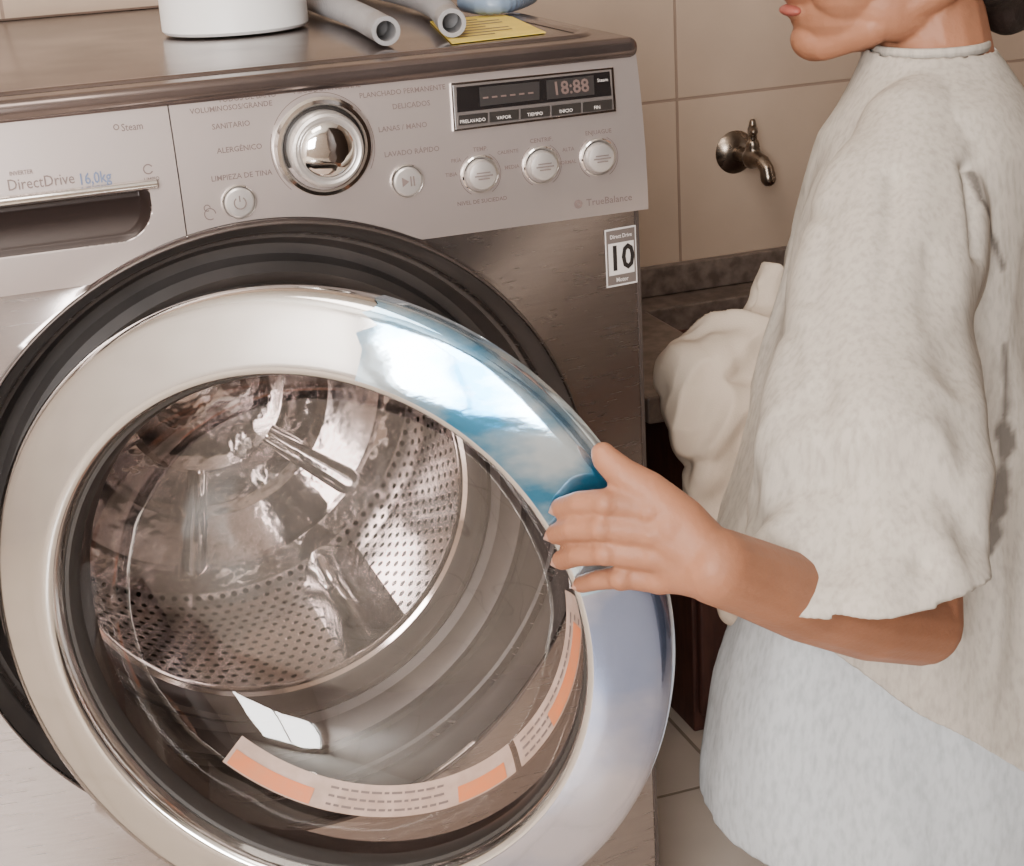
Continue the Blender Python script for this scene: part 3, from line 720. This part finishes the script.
def fold_tee(p,crease=True):
    w=noise.noise(Vector((p.x*4,p.y*4,p.z*3+5)))
    q=Vector((p.x*10+p.z*2.5,p.y*10,p.z*1.8))
    a=noise.noise(q+Vector((w,w,w))*1.3)
    q2=Vector((p.x*17-p.z*6,p.y*17,p.z*4+p.x*5)); b_=rid(noise.noise(q2+Vector((7,w*2,3))))
    k=min(1,max(.3,(.95-p.z)/.22))
    r=(.018*a+.004*(b_-.6))*k
    if crease and p.y<-.02:
        wob=.010*noise.noise(Vector((1.3,2.1,p.z*9)))
        pw_=p+rt*wob
        for A_,B_,dep in CR:
            d=segd(pw_,A_,B_)
            if d<.03: r-=dep*math.exp(-(d/(.006 if dep>.0105 else .009))**2)
    return r
T_=Soup()
tee=[((.634,.008),.054,.060,.948),((.635,.004),.064,.084,.930),((.635,.0),.078,.125,.905),((.630,-.004),.098,.145,.87),((.620,-.008),.118,.148,.79),((.610,-.014),.138,.148,.68),((.602,-.020),.158,.155,.56),((.600,-.026),.188,.176,.44),((.598,-.030),.205,.19,.26)]
T_.add(loft([ring(t[0],t[1],t[2],t[3],48,.0 if t[3]>.85 else .015+.02*(.85-t[3]),t[3]*3) for t in tee],True,True))
HEMD=(Vector((.0,.02,-1))+rt*.06).normalized()
hemc=C(860,566,1.262)
def sleeve(spec):
    rings=[]
    P=[s_[0] for s_ in spec]; nn=56
    for i,(c_,hw,hd) in enumerate(spec):
        d=(P[min(i+1,len(P)-1)]-P[max(i-1,0)]).normalized()
        if i==len(spec)-1: d=HEMD
        q=i/(len(spec)-1)
        ax=(rt+fw*.78*q).normalized()
        u=(ax-d*ax.dot(d)).normalized(); v_=d.cross(u).normalized(); rg=[]
        for j in range(nn):
            t=2*math.pi*j/nn; w=1+.035*q*(math.sin(6*t+1.2+.5*q)+.5*math.sin(11*t+2*q))
            rg.append(c_+u*(hw*w*math.cos(t))+v_*(hd*w*math.sin(t)))
        rings.append(rg)
    return loft(rings,True,True)
px2=1.29/FPX
T_.add(sleeve([(C(935,95,1.47),40*px2,.03),(C(922,130,1.45),66*px2,.045),(C(906,200,1.42),88*px2,.060),(C(888,300,1.375),104*px2,.072),(C(873,400,1.335),110*px2,.080),(C(864,500,1.29),114*px2,.086),(hemc,117*px2,.088)]))
T_.add(capsule(shr,.066,elr+Vector((0,0,.03)),.075))
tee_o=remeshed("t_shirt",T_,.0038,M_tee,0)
def dele(c,n):
    if n.dot(HEMD)>.75 and (c-hemc).length<.15 and abs((c-hemc).dot(HEMD))<.008: return True
    if c.z>.944 and n.z>.6: return True
    return False
folds(tee_o,fold_tee,dele,(Vector((.408,0,.468)),Vector((.8,.05,1)).normalized()))
# dark grey streaks on the back of the sleeve: points measured on the finished cloth surface
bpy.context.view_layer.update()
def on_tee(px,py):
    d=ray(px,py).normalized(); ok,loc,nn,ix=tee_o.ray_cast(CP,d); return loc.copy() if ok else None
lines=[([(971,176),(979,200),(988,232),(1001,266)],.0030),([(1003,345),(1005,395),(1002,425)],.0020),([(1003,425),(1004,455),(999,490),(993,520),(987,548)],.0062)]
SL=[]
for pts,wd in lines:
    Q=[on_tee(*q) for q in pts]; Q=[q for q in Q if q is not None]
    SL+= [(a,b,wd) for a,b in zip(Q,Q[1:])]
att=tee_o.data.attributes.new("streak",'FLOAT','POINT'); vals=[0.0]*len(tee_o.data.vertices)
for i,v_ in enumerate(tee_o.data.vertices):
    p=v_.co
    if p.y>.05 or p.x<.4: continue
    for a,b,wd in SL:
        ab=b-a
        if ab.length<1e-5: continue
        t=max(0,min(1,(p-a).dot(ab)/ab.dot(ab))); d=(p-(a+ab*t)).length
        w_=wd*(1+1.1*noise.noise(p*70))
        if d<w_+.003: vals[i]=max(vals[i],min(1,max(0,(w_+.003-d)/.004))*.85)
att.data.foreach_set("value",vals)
sm=tee_o.modifiers.new("s",'SMOOTH'); sm.iterations=5; sm.factor=.5
so=tee_o.modifiers.new("t",'SOLIDIFY'); so.thickness=.0025; so.offset=1
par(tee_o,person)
rings=[]
for k in range(9):
    a=2*math.pi*k/8
    rings.append([Vector((.634,.008,.947+.005*math.sin(a)))+fdir*((.0515+.002*math.cos(a))*math.cos(t))+ldir*((.0575+.002*math.cos(a))*math.sin(t)) for t in [2*math.pi*j/48 for j in range(48)]])
v,f=loft(rings); o=mobj("collar",v,f,M_tee,person); fixn(o)
U=Soup()
lower_rings=[((.60,-.02),.115,.13,.60),((.596,-.026),.140,.140,.50),((.590,-.032),.160,.148,.42),((.586,-.036),.182,.160,.33),((.584,-.038),.192,.168,.24),((.584,-.038),.192,.168,.20)]
U.add(loft([ring(t[0],t[1],t[2],t[3],48,.018,1+t[3]*4,8) for t in lower_rings],True,True))
un=remeshed("lower_shirt",U,.005,M_lower,0)  # lower part of the shirt as its own piece, in a bluer jersey
folds(un,lambda p:1.1*fold_tee(p+Vector((3,1,2)),False),lambda c,n:(n.z<-.8 and c.z<.21) or (n.z>.7 and c.z>.59))
sm=un.modifiers.new("s",'SMOOTH'); sm.iterations=3; so=un.modifiers.new("t",'SOLIDIFY'); so.thickness=.0025
par(un,person)
# laundry
Lq=Soup(); t0=1.66
for px,py,t,r in ((702,376,t0,.046),(722,364,t0,.046),(742,358,t0,.045),(708,415,t0,.052),(738,430,t0,.06),(735,480,t0,.05),(760,320,t0+.03,.034),(764,294,t0+.03,.026),(772,278,t0+.03,.016),(740,530,t0,.042),(745,590,t0,.035)):
    Lq.add(ellipsoid(C(px,py,t),r,r*.9,r*1.05))
lo=remeshed("laundry_cloth",Lq,.0032,M_cloth,8)
def fl(p):
    w=noise.noise(p*5); a=rid(noise.noise(Vector((p.x*15+w*1.5+p.z*9,p.y*13,p.z*8-p.x*14)))); b_=rid(noise.noise(Vector((p.x*26-p.z*20,p.y*20,p.z*20+w*2)))); return .019*(a-.6)+.006*(b_-.5)
folds(lo,fl); sm=lo.modifiers.new("s",'SMOOTH'); sm.iterations=3
info(lo,"crumpled cream cotton laundry held against the person's chest","laundry")
